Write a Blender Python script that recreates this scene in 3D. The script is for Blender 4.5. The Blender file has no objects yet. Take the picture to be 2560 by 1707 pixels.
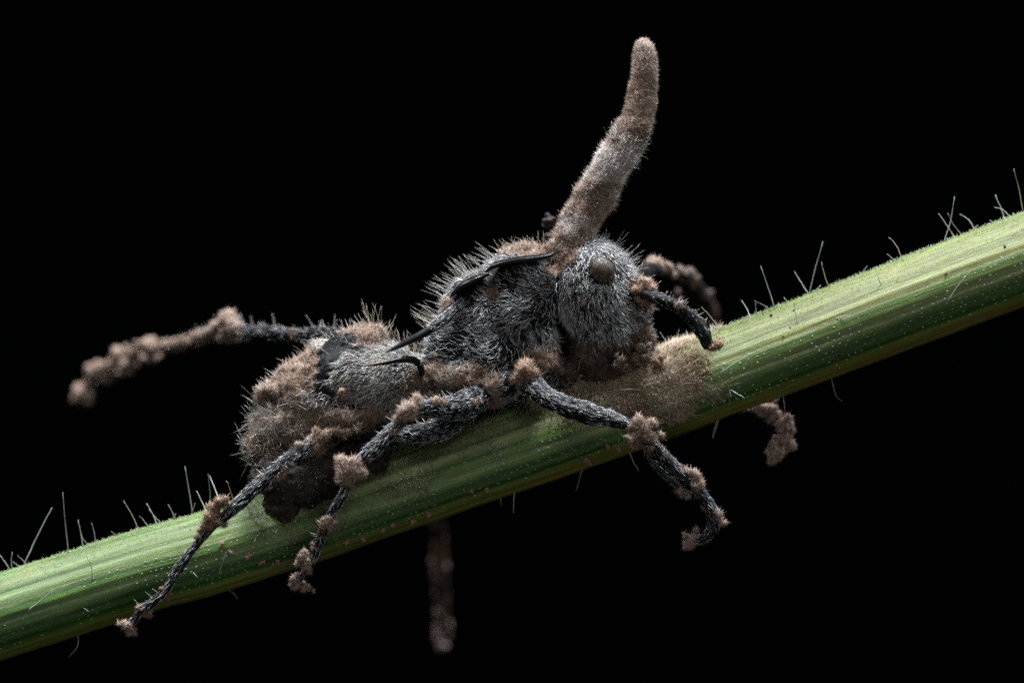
import bpy, math
import numpy as np
from mathutils import Vector

# ---------------------------------------------------------------- scale, camera, light
# one Blender unit is one millimetre
scene = bpy.context.scene
scene.unit_settings.scale_length = 0.001
K, D = 150.0, 100.0                       # photo pixels per mm in the plane y = 0, camera distance in mm
FOCUS_Y = -0.75

cam_data = bpy.data.cameras.new('camera')
cam = bpy.data.objects.new('camera', cam_data)
scene.collection.objects.link(cam)
cam.location = (0, -D, 0)
cam.rotation_euler = (math.radians(90), 0, 0)
cam_data.sensor_width = 36.0
cam_data.lens = 36.0 * D / (2560 / K)
cam_data.clip_start, cam_data.clip_end = 1.0, 2000.0
cam_data.dof.use_dof = True
cam_data.dof.focus_distance = D + FOCUS_Y
cam_data.dof.aperture_fstop = 0.1
cam_data.dof.aperture_blades = 0
scene.camera = cam

world = bpy.data.worlds.new('World')
scene.world = world
world.use_nodes = True
world.node_tree.nodes['Background'].inputs['Color'].default_value = (0.9, 1.0, 1.1, 1)
world.node_tree.nodes['Background'].inputs['Strength'].default_value = 0.0006

def area_lamp(name, loc, size, watts, colour, aim=(0, 0, 0)):
    l = bpy.data.lights.new(name, 'AREA')
    l.shape = 'DISK'; l.size = size; l.energy = watts; l.color = colour
    o = bpy.data.objects.new(name, l)
    scene.collection.objects.link(o)
    o.location = loc
    o.rotation_euler = (Vector(aim) - Vector(loc)).to_track_quat('-Z', 'Y').to_euler()
    return o

area_lamp('flash_key', (12, -11, 94), 24, 240000, (0.97, 0.985, 1.0))
area_lamp('flash_second', (-56, -4, 70), 22, 95000, (0.97, 0.985, 1.0))
area_lamp('flash_rim', (70, 10, 56), 18, 50000, (0.90, 0.96, 1.0))
area_lamp('fill_front', (26, -84, 48), 40, 13000, (0.97, 0.985, 1.0))  # added fill lamp, lifts the surfaces facing the camera
area_lamp('fill_low', (6, -86, -40), 60, 11500, (1.0, 0.97, 0.92))  # added fill lamp low in front, lifts the undersides; no real reflector

vs = scene.view_settings
vs.view_transform = 'Standard'; vs.look = 'None'; vs.exposure = 0.0; vs.gamma = 1.0
vs.use_curve_mapping = False
scene.cycles.use_denoising = False
scene.cycles.use_adaptive_sampling = False
scene.cycles.max_bounces = 6
scene.cycles.transparent_max_bounces = 4

# ---------------------------------------------------------------- helpers
RNG = np.random.default_rng(7)
TABLE = np.random.default_rng(3).random(65536) * 2 - 1

def P(px, py, y=0.0):
    """photo pixel at depth y -> point in mm"""
    s = (D + y) / D / K
    return np.array([(px - 1280) * s, y, (853.5 - py) * s])

def PIX(p):
    s = (D + p[:, 1]) / D / K
    return np.stack([p[:, 0] / s + 1280, 853.5 - p[:, 2] / s], 1)

def vnoise(p, scale, seed=0):
    q = np.asarray(p) * scale + 100.0
    i = np.floor(q).astype(np.int64)
    f = q - i
    f = f * f * (3 - 2 * f)
    out = 0
    for dx in (0, 1):
        for dy in (0, 1):
            for dz in (0, 1):
                h = ((i[:, 0] + dx) * 73856093) ^ ((i[:, 1] + dy) * 19349663) ^ ((i[:, 2] + dz) * 83492791) ^ (seed * 2654435)
                h = (h ^ (h >> 13)) & 0xFFFF
                w = (f[:, 0] if dx else 1 - f[:, 0]) * (f[:, 1] if dy else 1 - f[:, 1]) * (f[:, 2] if dz else 1 - f[:, 2])
                out = out + w * TABLE[h]
    return out

def unit(v):
    return v / np.maximum(np.linalg.norm(v, axis=-1, keepdims=True), 1e-9)

def smoothstep(a, b, x):
    t = np.clip((x - a) / (b - a), 0, 1)
    return t * t * (3 - 2 * t)

class Geo:
    """vertices, triangles / quads and one colour per vertex, gathered into one mesh"""
    def __init__(self):
        self.v, self.c, self.t, self.q, self.n = [], [], [], [], 0
    def add(self, v, tris=None, quads=None, col=(1, 1, 1)):
        v = np.asarray(v, float)
        col = np.asarray(col, float)
        if col.ndim == 1:
            col = np.tile(col, (len(v), 1))
        if tris is not None and len(tris): self.t.append(np.asarray(tris, np.int64) + self.n)
        if quads is not None and len(quads): self.q.append(np.asarray(quads, np.int64) + self.n)
        self.v.append(v); self.c.append(col); self.n += len(v)
        return self
    def mesh(self, name):
        me = bpy.data.meshes.new(name)
        v = np.concatenate(self.v); c = np.concatenate(self.c)
        t = np.concatenate(self.t) if self.t else np.zeros((0, 3), np.int64)
        q = np.concatenate(self.q) if self.q else np.zeros((0, 4), np.int64)
        me.vertices.add(len(v)); me.vertices.foreach_set('co', v.astype(np.float32).ravel())
        nl = t.size + q.size
        me.loops.add(nl)
        me.loops.foreach_set('vertex_index', np.concatenate([t.ravel(), q.ravel()]).astype(np.int32))
        me.polygons.add(len(t) + len(q))
        me.polygons.foreach_set('loop_start', np.concatenate([np.arange(len(t)) * 3, t.size + np.arange(len(q)) * 4]).astype(np.int32))
        me.polygons.foreach_set('use_smooth', np.ones(len(t) + len(q), bool))
        a = me.color_attributes.new('tint', 'FLOAT_COLOR', 'POINT')
        a.data.foreach_set('color', np.concatenate([c, np.ones((len(c), 1))], 1).astype(np.float32).ravel())
        me.update(calc_edges=True)
        me.validate()
        return me

def put(name, geo, mat, parent=None, kind=None, label=None, category=None, group=None):
    me = geo.mesh(name) if isinstance(geo, Geo) else geo
    o = bpy.data.objects.new(name, me)
    scene.collection.objects.link(o)
    if mat: 
        me.materials.clear(); me.materials.append(mat)
    if parent: 
        o.parent = parent
        o.matrix_parent_inverse.identity()
        o.location = -Vector(parent.location) if parent.type == 'EMPTY' else (0, 0, 0)
    if kind: o['kind'] = kind
    if label: o['label'] = label
    if category: o['category'] = category
    if group: o['group'] = group
    return o

def empty(name, loc, label, category):
    o = bpy.data.objects.new(name, None)
    o.empty_display_size = 0.2
    scene.collection.objects.link(o)
    o.location = loc
    o['label'] = label; o['category'] = category
    return o

def spline(pts, step):
    """Catmull-Rom through rows of numbers (any columns), about `step` apart in the first three"""
    p = np.asarray(pts, float)
    p = np.vstack([2 * p[0] - p[1], p, 2 * p[-1] - p[-2]])
    out = []
    for i in range(1, len(p) - 2):
        n = max(2, int(np.linalg.norm(p[i + 1, :3] - p[i, :3]) / step))
        t = np.linspace(0, 1, n, endpoint=False)[:, None]
        a, b, c, d = p[i - 1], p[i], p[i + 1], p[i + 2]
        out.append(0.5 * (2 * b + (c - a) * t + (2 * a - 5 * b + 4 * c - d) * t ** 2 + (3 * b - a - 3 * c + d) * t ** 3))
    out.append(p[-2][None])
    return np.concatenate(out)

def tube(path, radius, sides=12, flat=None, col=(1, 1, 1), geo=None, power=1.0):
    """closed loft; radius (n,) ; flat = (depth scale) stretches the section along y"""
    g = geo or Geo()
    path = np.asarray(path, float); n = len(path)
    radius = np.broadcast_to(np.asarray(radius, float), (n,))
    tan = unit(np.gradient(path, axis=0))
    ref = np.array([0, 1.0, 0]) if abs(tan[:, 1]).max() < 0.95 else np.array([0.3, 0.2, 1.0])
    u = unit(ref - tan * (tan @ ref)[:, None]); w = np.cross(tan, u)
    a = np.linspace(0, 2 * math.pi, sides, endpoint=False)
    fl = 1.0 if flat is None else flat
    ring = path[:, None] + radius[:, None, None] * (np.cos(a)[None, :, None] * u[:, None] * fl + np.sin(a)[None, :, None] * w[:, None])
    v = np.concatenate([ring.reshape(-1, 3), [path[0] - tan[0] * radius[0] * 0.6], [path[-1] + tan[-1] * radius[-1] * 0.6]])
    i, j = np.meshgrid(np.arange(n - 1), np.arange(sides), indexing='ij')
    k = (j + 1) % sides
    quads = np.stack([i * sides + j, i * sides + k, (i + 1) * sides + k, (i + 1) * sides + j], -1).reshape(-1, 4)
    j = np.arange(sides); k = (j + 1) % sides
    t0 = np.stack([np.full(sides, n * sides), k, j], 1)
    t1 = np.stack([np.full(sides, n * sides + 1), (n - 1) * sides + j, (n - 1) * sides + k], 1)
    if np.ndim(col) == 2:
        col = np.concatenate([np.repeat(col, sides, 0), col[:1], col[-1:]])
    g.add(v, np.concatenate([t0, t1]), quads[:, ::-1] if False else quads, col)
    return g

def sphere(n_lon=24, n_lat=14):
    lat = np.linspace(0, math.pi, n_lat + 1)[1:-1]
    lon = np.linspace(0, 2 * math.pi, n_lon, endpoint=False)
    v = [np.stack([np.sin(a) * np.cos(lon), np.sin(a) * np.sin(lon), np.full(n_lon, np.cos(a))], 1) for a in lat]
    v = np.concatenate(v + [np.array([[0, 0, 1.0], [0, 0, -1.0]])])
    m = n_lat - 1
    i, j = np.meshgrid(np.arange(m - 1), np.arange(n_lon), indexing='ij'); k = (j + 1) % n_lon
    quads = np.stack([i * n_lon + j, (i + 1) * n_lon + j, (i + 1) * n_lon + k, i * n_lon + k], -1).reshape(-1, 4)
    j = np.arange(n_lon); k = (j + 1) % n_lon
    tris = np.concatenate([np.stack([np.full(n_lon, m * n_lon), j, k], 1),
                           np.stack([np.full(n_lon, m * n_lon + 1), (m - 1) * n_lon + k, (m - 1) * n_lon + j], 1)])
    return v, tris, quads

def hairs(geo, root, direc, length, radius, bend, col, nseg=2, tip=0.35):
    """N tapered three-sided hairs"""
    N = len(root)
    if N == 0: return geo
    direc = unit(direc); length = np.broadcast_to(length, (N,)); radius = np.broadcast_to(radius, (N,))
    r = RNG.normal(size=(N, 3))
    u = unit(np.cross(direc, r)); w = np.cross(direc, u)
    ang = np.arange(3) * 2 * math.pi / 3
    pts = []
    for j in range(nseg):
        t = j / nseg
        c = root + direc * (length * t)[:, None] + bend * (length * t * t)[:, None]
        rr = radius * (1 - (1 - tip) * t)
        for a in ang:
            pts.append(c + (math.cos(a) * u + math.sin(a) * w) * rr[:, None])
    pts.append(root + direc * length[:, None] + bend * length[:, None])
    m = 3 * nseg + 1
    v = np.stack(pts, 1).reshape(-1, 3)
    base = (np.arange(N) * m)[:, None, None]
    q = []
    for j in range(nseg - 1):
        for a in range(3):
            b = (a + 1) % 3
            q.append([3 * j + a, 3 * j + b, 3 * j + 3 + b, 3 * j + 3 + a])
    t = [[3 * (nseg - 1) + a, 3 * (nseg - 1) + (a + 1) % 3, 3 * nseg] for a in range(3)]
    quads = (base + np.array(q)[None]).reshape(-1, 4) if q else None
    tris = (base + np.array(t)[None]).reshape(-1, 3)
    geo.add(v, tris, quads, np.repeat(np.broadcast_to(col, (N, 3)), m, 0))
    return geo

def tri_arrays(me):
    me.calc_loop_triangles()
    nv = len(me.vertices)
    v = np.empty(nv * 3, np.float32); me.vertices.foreach_get('co', v); v = v.reshape(-1, 3).astype(float)
    t = np.empty(len(me.loop_triangles) * 3, np.int32); me.loop_triangles.foreach_get('vertices', t); t = t.reshape(-1, 3)
    nn = np.empty(nv * 3, np.float32); me.vertices.foreach_get('normal', nn)
    return v, t, nn.reshape(-1, 3).astype(float)

def scatter(v, t, nrm, n, weight=None):
    """n random surface points -> positions, normals, a vertex index near each"""
    a = np.linalg.norm(np.cross(v[t[:, 1]] - v[t[:, 0]], v[t[:, 2]] - v[t[:, 0]]), axis=1)
    if weight is not None: a = a * weight[t].mean(1)
    if a.sum() <= 0: return np.zeros((0, 3)), np.zeros((0, 3)), np.zeros(0, int)
    f = RNG.choice(len(t), n, p=a / a.sum())
    r1 = np.sqrt(RNG.random(n)); r2 = RNG.random(n)
    b = np.stack([1 - r1, r1 * (1 - r2), r1 * r2], 1)
    p = (v[t[f]] * b[:, :, None]).sum(1)
    nn = unit((nrm[t[f]] * b[:, :, None]).sum(1))
    return p, nn, t[f][np.arange(n), b.argmax(1)]

def tints(n, base, spread=0.18, alt=None, share=0.0):
    c = np.tile(np.asarray(base, float), (n, 1))
    if alt is not None:
        m = RNG.random(n) < share
        c[m] = alt
    return np.clip(c * (1 + RNG.normal(0, spread, (n, 1))), 0.005, 0.9)

SILVER = (0.36, 0.38, 0.41)
CREAM = (0.56, 0.50, 0.40)
BROWN = (0.215, 0.145, 0.104)
PINK = (0.285, 0.20, 0.16)
RUST = (0.225, 0.138, 0.086)
GREY = (0.34, 0.32, 0.295)

# ---------------------------------------------------------------- materials
def material(name):
    m = bpy.data.materials.new(name); m.use_nodes = True
    nt = m.node_tree
    return m, nt, nt.nodes['Principled BSDF']

def node(nt, typ, **kw):
    n = nt.nodes.new(typ)
    for k, v in kw.items():
        if hasattr(n, k): setattr(n, k, v)
        else: n.inputs[k].default_value = v
    return n

def tint_material(name, rough, spec, bump_scale=None, bump=0.3, sss=0.0):
    m, nt, b = material(name)
    a = node(nt, 'ShaderNodeVertexColor', layer_name='tint')
    nt.links.new(a.outputs['Color'], b.inputs['Base Color'])
    b.inputs['Roughness'].default_value = rough
    b.inputs['Specular IOR Level'].default_value = spec
    if sss:
        b.inputs['Subsurface Weight'].default_value = sss
        b.inputs['Subsurface Radius'].default_value = (0.2, 0.12, 0.08)
        b.inputs['Subsurface Scale'].default_value = 0.5
    if bump_scale:
        tc = node(nt, 'ShaderNodeTexCoord')
        nz = node(nt, 'ShaderNodeTexNoise', Scale=bump_scale, Detail=4.0, Roughness=0.65)
        bp = node(nt, 'ShaderNodeBump', Strength=bump, Distance=0.02)
        nt.links.new(tc.outputs['Object'], nz.inputs['Vector'])
        nt.links.new(nz.outputs['Fac'], bp.inputs['Height'])
        nt.links.new(bp.outputs['Normal'], b.inputs['Normal'])
    return m

M_HAIR = tint_material('pubescence', 0.26, 0.8)
M_FUZZ = tint_material('fungal_fuzz', 0.46, 0.42)
M_CUTICLE = tint_material('ant_cuticle', 0.45, 0.14, 22.0, 0.35)
M_SPINE = tint_material('polished_spine', 0.30, 0.28, 30.0, 0.25)
M_TRICHOME = tint_material('plant_hair', 0.35, 0.6)
M_SPECK = tint_material('dirt', 0.6, 0.3)
M_CRUST = tint_material('fungal_crust', 0.6, 0.35, 30.0, 0.7)

def eye_material():
    m, nt, b = material('compound_eye')
    tc = node(nt, 'ShaderNodeTexCoord')
    vo = node(nt, 'ShaderNodeTexVoronoi', Scale=46.0)
    nz = node(nt, 'ShaderNodeTexNoise', Scale=9.0, Detail=5.0)
    cr = node(nt, 'ShaderNodeValToRGB')
    cr.color_ramp.elements[0].position = 0.35; cr.color_ramp.elements[0].color = (0.018, 0.012, 0.009, 1)
    cr.color_ramp.elements[1].position = 0.7; cr.color_ramp.elements[1].color = (0.07, 0.046, 0.034, 1)
    bp = node(nt, 'ShaderNodeBump', Strength=0.6, Distance=0.012)
    bp.invert = True
    L = nt.links.new
    L(tc.outputs['Object'], vo.inputs['Vector']); L(tc.outputs['Object'], nz.inputs['Vector'])
    L(nz.outputs['Fac'], cr.inputs['Fac']); L(cr.outputs['Color'], b.inputs['Base Color'])
    L(vo.outputs['Distance'], bp.inputs['Height']); L(bp.outputs['Normal'], b.inputs['Normal'])
    b.inputs['Roughness'].default_value = 0.34
    return m
M_EYE = eye_material()

def stem_material():
    m, nt, b = material('ribbed_green_stem')
    L = nt.links.new
    uv = node(nt, 'ShaderNodeUVMap', uv_map='UVMap')
    sep = node(nt, 'ShaderNodeSeparateXYZ'); L(uv.outputs['UV'], sep.inputs[0])
    def stretched(us, vs_, scale, detail, rough=0.6):
        mp = node(nt, 'ShaderNodeMapping'); mp.inputs['Scale'].default_value = (us, vs_, 1)
        L(uv.outputs['UV'], mp.inputs['Vector'])
        n = node(nt, 'ShaderNodeTexNoise', Scale=scale, Detail=detail, Roughness=rough)
        L(mp.outputs['Vector'], n.inputs['Vector'])
        return n
    def math_(op, a, b_):
        n = node(nt, 'ShaderNodeMath', operation=op)
        for k, x in enumerate((a, b_)):
            if isinstance(x, (int, float)): n.inputs[k].default_value = x
            else: L(x, n.inputs[k])
        return n.outputs[0]
    wob = stretched(0.35, 6.0, 1.0, 3.0)
    v = math_('ADD', sep.outputs['Y'], math_('MULTIPLY', math_('SUBTRACT', wob.outputs['Fac'], 0.5), 0.022))
    ramp = node(nt, 'ShaderNodeValToRGB'); r = ramp.color_ramp
    stops = [(0.0, (0.12, 0.20, 0.05)), (0.25, (0.24, 0.24, 0.06)), (0.345, (0.24, 0.25, 0.055)), (0.37, (0.11, 0.20, 0.03)),  # olive lower edge, lightened in colour to stand in for frontal light
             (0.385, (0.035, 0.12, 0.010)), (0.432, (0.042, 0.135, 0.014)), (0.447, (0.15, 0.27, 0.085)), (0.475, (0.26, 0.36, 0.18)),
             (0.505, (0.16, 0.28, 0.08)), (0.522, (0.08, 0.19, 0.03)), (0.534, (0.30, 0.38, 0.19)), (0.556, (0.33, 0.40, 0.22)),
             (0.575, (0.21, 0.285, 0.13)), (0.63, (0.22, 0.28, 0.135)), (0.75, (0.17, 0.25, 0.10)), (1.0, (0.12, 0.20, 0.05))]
    while len(r.elements) < len(stops): r.elements.new(0.5)
    for e, (p, c) in zip(r.elements, stops):
        e.position = p; e.color = (*c, 1)
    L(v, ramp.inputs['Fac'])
    # fine lengthwise fibres
    fib = stretched(0.9, 150.0, 1.0, 5.0, 0.7)
    fr = node(nt, 'ShaderNodeMapRange'); fr.inputs['From Min'].default_value = 0.3; fr.inputs['From Max'].default_value = 0.7
    fr.inputs['To Min'].default_value = 0.55; fr.inputs['To Max'].default_value = 1.45
    L(fib.outputs['Fac'], fr.inputs['Value'])
    broad = stretched(0.25, 34.0, 1.0, 2.0)
    br = node(nt, 'ShaderNodeMapRange'); br.inputs['From Min'].default_value = 0.3; br.inputs['From Max'].default_value = 0.7
    br.inputs['To Min'].default_value = 0.72; br.inputs['To Max'].default_value = 1.25
    L(broad.outputs['Fac'], br.inputs['Value'])
    k = math_('MULTIPLY', fr.outputs[0], br.outputs[0])
    hs = node(nt, 'ShaderNodeHueSaturation', Saturation=0.95, Value=0.70); L(ramp.outputs['Color'], hs.inputs['Color'])
    mul = node(nt, 'ShaderNodeVectorMath', operation='SCALE'); L(hs.outputs['Color'], mul.inputs[0]); L(k, mul.inputs['Scale'])
    # the stem turns from bluish green to straw yellow-green along its length, with tan flushes
    al = node(nt, 'ShaderNodeMapRange'); al.inputs['From Min'].default_value = -8; al.inputs['From Max'].default_value = 6
    L(sep.outputs['X'], al.inputs['Value'])
    mixc = node(nt, 'ShaderNodeMix', data_type='RGBA', blend_type='MULTIPLY')
    tr = node(nt, 'ShaderNodeValToRGB')
    tr.color_ramp.elements[0].color = (0.84, 1.0, 0.76, 1); tr.color_ramp.elements[1].color = (1.10, 1.0, 0.80, 1)
    L(al.outputs[0], tr.inputs['Fac'])
    mixc.inputs['Factor'].default_value = 1.0
    L(mul.outputs[0], mixc.inputs['A']); L(tr.outputs['Color'], mixc.inputs['B'])
    blot = stretched(0.55, 5.0, 1.0, 3.0)
    bl = node(nt, 'ShaderNodeMapRange'); bl.inputs['From Min'].default_value = 0.62; bl.inputs['From Max'].default_value = 0.78
    bl.inputs['To Max'].default_value = 0.55
    L(blot.outputs['Fac'], bl.inputs['Value'])
    mixd = node(nt, 'ShaderNodeMix', data_type='RGBA'); mixd.inputs['B'].default_value = (0.36, 0.30, 0.14, 1)
    L(bl.outputs[0], mixd.inputs['Factor']); L(mixc.outputs['Result'], mixd.inputs['A'])
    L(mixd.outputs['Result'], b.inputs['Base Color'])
    tc = node(nt, 'ShaderNodeTexCoord')
    gr = node(nt, 'ShaderNodeTexNoise', Scale=17.0, Detail=3.0, Roughness=0.7)
    L(tc.outputs['Object'], gr.inputs['Vector'])
    h = math_('ADD', math_('MULTIPLY', fib.outputs['Fac'], 0.9), math_('MULTIPLY', gr.outputs['Fac'], 0.5))
    bp = node(nt, 'ShaderNodeBump', Strength=0.55, Distance=0.03)
    L(h, bp.inputs['Height']); L(bp.outputs['Normal'], b.inputs['Normal'])
    b.inputs['Roughness'].default_value = 0.46
    b.inputs['Specular IOR Level'].default_value = 0.4
    b.inputs['Subsurface Weight'].default_value = 0.6
    b.inputs['Subsurface Radius'].default_value = (0.55, 0.55, 0.12)
    b.inputs['Subsurface Scale'].default_value = 0.9
    return m
M_STEM = stem_material()

# ---------------------------------------------------------------- plant stem
STEM_PX = [(-1500, 2010), (-900, 1828), (-400, 1668), (0, 1541), (344, 1431), (509, 1385), (765, 1303), (1200, 1152), (1414, 1078), (1651, 992),
           (1807, 931), (2077, 830), (2353, 725), (2560, 648), (3000, 486), (3500, 300), (4100, 80)]
SY = 0.28                                 # the stem stands a little behind the ant's plane of symmetry
_sp = np.array([P(x, y, SY) for x, y in STEM_PX])
_line = spline(_sp, 0.05)
_arc = np.concatenate([[0], np.cumsum(np.linalg.norm(np.diff(_line, axis=0), axis=1))])
_tan = unit(np.gradient(_line, axis=0))
_nor = np.stack([-_tan[:, 2], np.zeros(len(_tan)), _tan[:, 0]], 1)         # in-plane, upward

def stem_radius(x):
    return np.interp(x, [-10, -4, 2, 8.5, 12], [0.69, 0.69, 0.705, 0.745, 0.76])

def stem_surface(x, theta, lift=0.0):
    """point on the stem at world x of its axis, theta up from the side facing the photographer"""
    x = np.asarray(x, float); theta = np.asarray(theta, float)
    c = np.stack([x, np.full_like(x, SY), np.interp(x, _line[:, 0], _line[:, 2])], -1)
    n = unit(np.stack([np.interp(x, _line[:, 0], _nor[:, 0]), np.zeros_like(x), np.interp(x, _line[:, 0], _nor[:, 2])], -1))
    out = np.sin(theta)[..., None] * n - np.cos(theta)[..., None] * np.array([0, 1.0, 0])
    ridge = 0.010 * np.sin(theta * 19 + 0.7) + 0.006 * np.sin(theta * 31 + 2.1 + 0.15 * x)
    r = stem_radius(x) * (1 + ridge) + lift
    return c + out * r[..., None], out

def stem_hit(px, py):
    """photo pixel -> (x, theta) on the facing half of the stem, clamped at its outline"""
    p = P(px, py, SY - 0.4)
    d = (_line - p); d[:, 1] = 0
    i = np.argmin((d ** 2).sum(1))
    s = -(d[i] @ _nor[i]) / stem_radius(_line[i, 0])
    return _line[i, 0], math.asin(max(-1.0, min(1.0, s)))

stem = empty('plant_stem', tuple(P(1280, 1125, 0)), 'pale green ribbed plant stem with scattered white bristles', 'plant stem')
NA, NX = 128, 600
xs = np.linspace(_line[0, 0], _line[-1, 0], NX)
th = np.linspace(-math.pi, math.pi, NA + 1)
XX, TT = np.meshgrid(xs, th, indexing='ij')
pts, out = stem_surface(XX, TT)
fl = pts.reshape(-1, 3)
fl = fl + out.reshape(-1, 3) * (0.012 * vnoise(fl, 1.6, 1) + 0.004 * vnoise(fl, 9, 2))[:, None]
i, j = np.meshgrid(np.arange(NX - 1), np.arange(NA), indexing='ij')
W = NA + 1
q = np.stack([i * W + j, (i + 1) * W + j, (i + 1) * W + j + 1, i * W + j + 1], -1).reshape(-1, 4)
g = Geo(); g.add(fl, None, q)
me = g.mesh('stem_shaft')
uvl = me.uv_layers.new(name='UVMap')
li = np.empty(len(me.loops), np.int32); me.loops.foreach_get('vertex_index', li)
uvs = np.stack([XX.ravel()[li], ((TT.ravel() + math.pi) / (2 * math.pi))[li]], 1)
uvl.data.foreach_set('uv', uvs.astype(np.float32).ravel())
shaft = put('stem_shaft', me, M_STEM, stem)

# rows of pale stomata along the grooves
g = Geo()
sv, st, sq = sphere(6, 4)
for k, th0 in enumerate([-0.80, -0.66, -0.52, -0.43, -0.31, -0.20, -0.06, 0.10, 0.22]):
    x = -9.2
    while x < 9.5:
        x += RNG.uniform(0.07, 0.2) * (2.2 if RNG.random() < 0.12 else 1)
        if RNG.random() < 0.2: continue
        p, o_ = stem_surface(np.array([x]), np.array([th0 + RNG.normal(0, 0.012) + 0.015 * math.sin(x * 0.8 + k)]))
        t_ = np.array([0.94, 0, 0.34]); s_ = np.cross(o_[0], t_)
        sz = RNG.uniform(0.5, 1.0)
        vv = sv[:, :1] * t_ * 0.024 * sz + sv[:, 1:2] * s_ * 0.0085 * sz + sv[:, 2:] * o_[0] * 0.006
        g.add(vv + p[0], st, sq, tints(1, (0.50, 0.62, 0.50), 0.15)[0])
put('stomata', g, M_TRICHOME, shaft, kind='stuff')

# fine bloom of tiny points along the upper flank
n = 5200
x = RNG.uniform(-9.5, 9.5, n); tt = np.clip(RNG.normal(1.45, 0.35, n), 0.3, 2.6)
p, o_ = stem_surface(x, tt)
g = hairs(Geo(), p, o_ + RNG.normal(0, 0.35, (n, 3)), RNG.uniform(0.018, 0.045, n), 0.006, RNG.normal(0, 0.2, (n, 3)), tints(n, (0.30, 0.36, 0.22)), 2)
put('stem_bloom', g, M_TRICHOME, shaft, kind='stuff')

# individual bristles: polylines read from enlarged crops (scale, offset x, offset y)
A_ = (2.613, 0, 1150); B_ = (1.96, 1700, 400); C_ = (2.703, 1200, 820)
BRISTLES = [(A_, 1.0, l) for l in [
    [(70, 715), (0, 620)], [(80, 712), (80, 600)], [(135, 695), (85, 660)], [(185, 690), (115, 620)], [(150, 680), (240, 500), (340, 310)],
    [(445, 602), (425, 400), (408, 210)], [(540, 565), (510, 390)], [(580, 560), (530, 490)], [(575, 560), (635, 520)], [(620, 560), (600, 410)],
    [(790, 505), (725, 465)], [(907, 462), (865, 360), (805, 265)], [(980, 437), (912, 365)], [(1065, 415), (975, 320)], [(1030, 425), (958, 280)],
    [(1145, 385), (1100, 290)], [(1080, 405), (1150, 350)], [(1252, 330), (1232, 180), (1210, 40)], [(1238, 362), (1275, 280)],
    [(1345, 335), (1285, 200)], [(1372, 320), (1360, 90)], [(1450, 310), (1410, 200), (1370, 100)], [(1530, 280), (1480, 135)],
    [(1010, 440), (1070, 510), (1160, 550)], [(605, 780), (595, 690), (560, 620)], [(180, 985), (270, 910), (350, 840)], [(535, 955), (580, 990)],
    [(1430, 740), (1480, 600)], [(1590, 755), (1560, 590)], [(1260, 730), (1290, 765)], [(515, 1150), (505, 1215), (450, 1285)], [(1490, 850), (1555, 905)]]]
BRISTLES += [(B_, 1.0, l) for l in [
    [(195, 825), (150, 770), (105, 720)], [(345, 775), (300, 685)], [(380, 762), (370, 700)], [(450, 735), (365, 690)], [(395, 755), (425, 715)],
    [(270, 803), (330, 760)], [(465, 730), (430, 620), (395, 520)], [(530, 695), (510, 675)], [(630, 655), (560, 545)], [(628, 655), (660, 540), (700, 400)],
    [(570, 688), (690, 615)], [(735, 628), (693, 500)], [(885, 568), (918, 518)], [(1065, 498), (1015, 460)], [(1090, 490), (1060, 420), (1022, 378)],
    [(1145, 465), (1220, 418)], [(1350, 385), (1268, 265)], [(1285, 408), (1325, 300), (1345, 180)], [(1385, 368), (1310, 260)], [(1440, 335), (1415, 295), (1370, 265)],
    [(1395, 362), (1460, 320)], [(1545, 310), (1520, 296)], [(1620, 277), (1580, 245), (1540, 232)], [(1590, 288), (1545, 170)], [(1680, 258), (1660, 140), (1635, 45)],
    [(1310, 695), (1360, 620), (1425, 540)], [(195, 1045), (355, 945)], [(240, 1120), (250, 1160)], [(240, 1120), (315, 1165)], [(765, 775), (830, 762)],
    [(575, 800), (555, 690)], [(985, 610), (965, 560)], [(745, 1075), (765, 1155), (795, 1180)], [(510, 1165), (515, 1230)], [(185, 1280), (160, 1365)]]]
BRISTLES += [(C_, 1.0, l) for l in [
    [(1015, 845), (1075, 965)], [(700, 955), (650, 1100)], [(1620, 625), (1575, 740)], [(240, 1110), (228, 1250)], [(140, 1145), (145, 1200)],
    [(200, 610), (320, 665)], [(90, 720), (210, 805)], [(1105, 420), (950, 415)], [(680, 350), (580, 240)], [(1310, 115), (1345, 10)], [(1275, 105), (1215, 25)]]]
for (sc, ox, oy), w_, line in BRISTLES:
    px = np.array([(a / sc + ox, b / sc + oy) for a, b in line])
    x0, t0 = stem_hit(*px[0])
    root, o_ = stem_surface(np.array([x0]), np.array([t0])); root = root[0]; o_ = o_[0]
    if 1380 < px[0, 0] < 1720 and px[0, 1] < 960: root = root + o_ * 0.06
    yy = root[1]
    ln = np.linalg.norm(px[-1] - px[0]) / K
    edge = abs(t0) > 1.2
    drift = RNG.normal(0, 0.25) * ln if edge else -0.35 * ln
    pp = []
    for k, q_ in enumerate(px):
        f = k / (len(px) - 1)
        pp.append(P(q_[0], q_[1], yy + drift * f))
    pp = np.array(pp)
    if edge: pp[0] = pp[0] - o_ * 0.03
    if len(pp) == 2:
        mid = pp.mean(0) + RNG.normal(0, 0.012, 3) * min(1, ln * 3); pp = np.array([pp[0], mid, pp[1]])
    path = spline(pp, max(0.03, ln / 8))
    f = np.linspace(0, 1, len(path))
    path = path + RNG.normal(0, 0.0025, path.shape) * (f > 0)[:, None]
    rad = (0.0098 if ln > 0.25 else 0.0085) * (1 - 0.62 * f) * (1 + 0.12 * RNG.normal(size=len(f)))
    rad = np.maximum(rad, 0.004)
    cc = tints(1, (0.40, 0.44, 0.42), 0.2)[0]
    if RNG.random() < 0.25: cc = cc * np.array([1.0, 0.75, 0.55])
    put('bristle', tube(path, rad, 6, col=np.tile(cc, (len(path), 1))), M_TRICHOME, stem)

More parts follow.
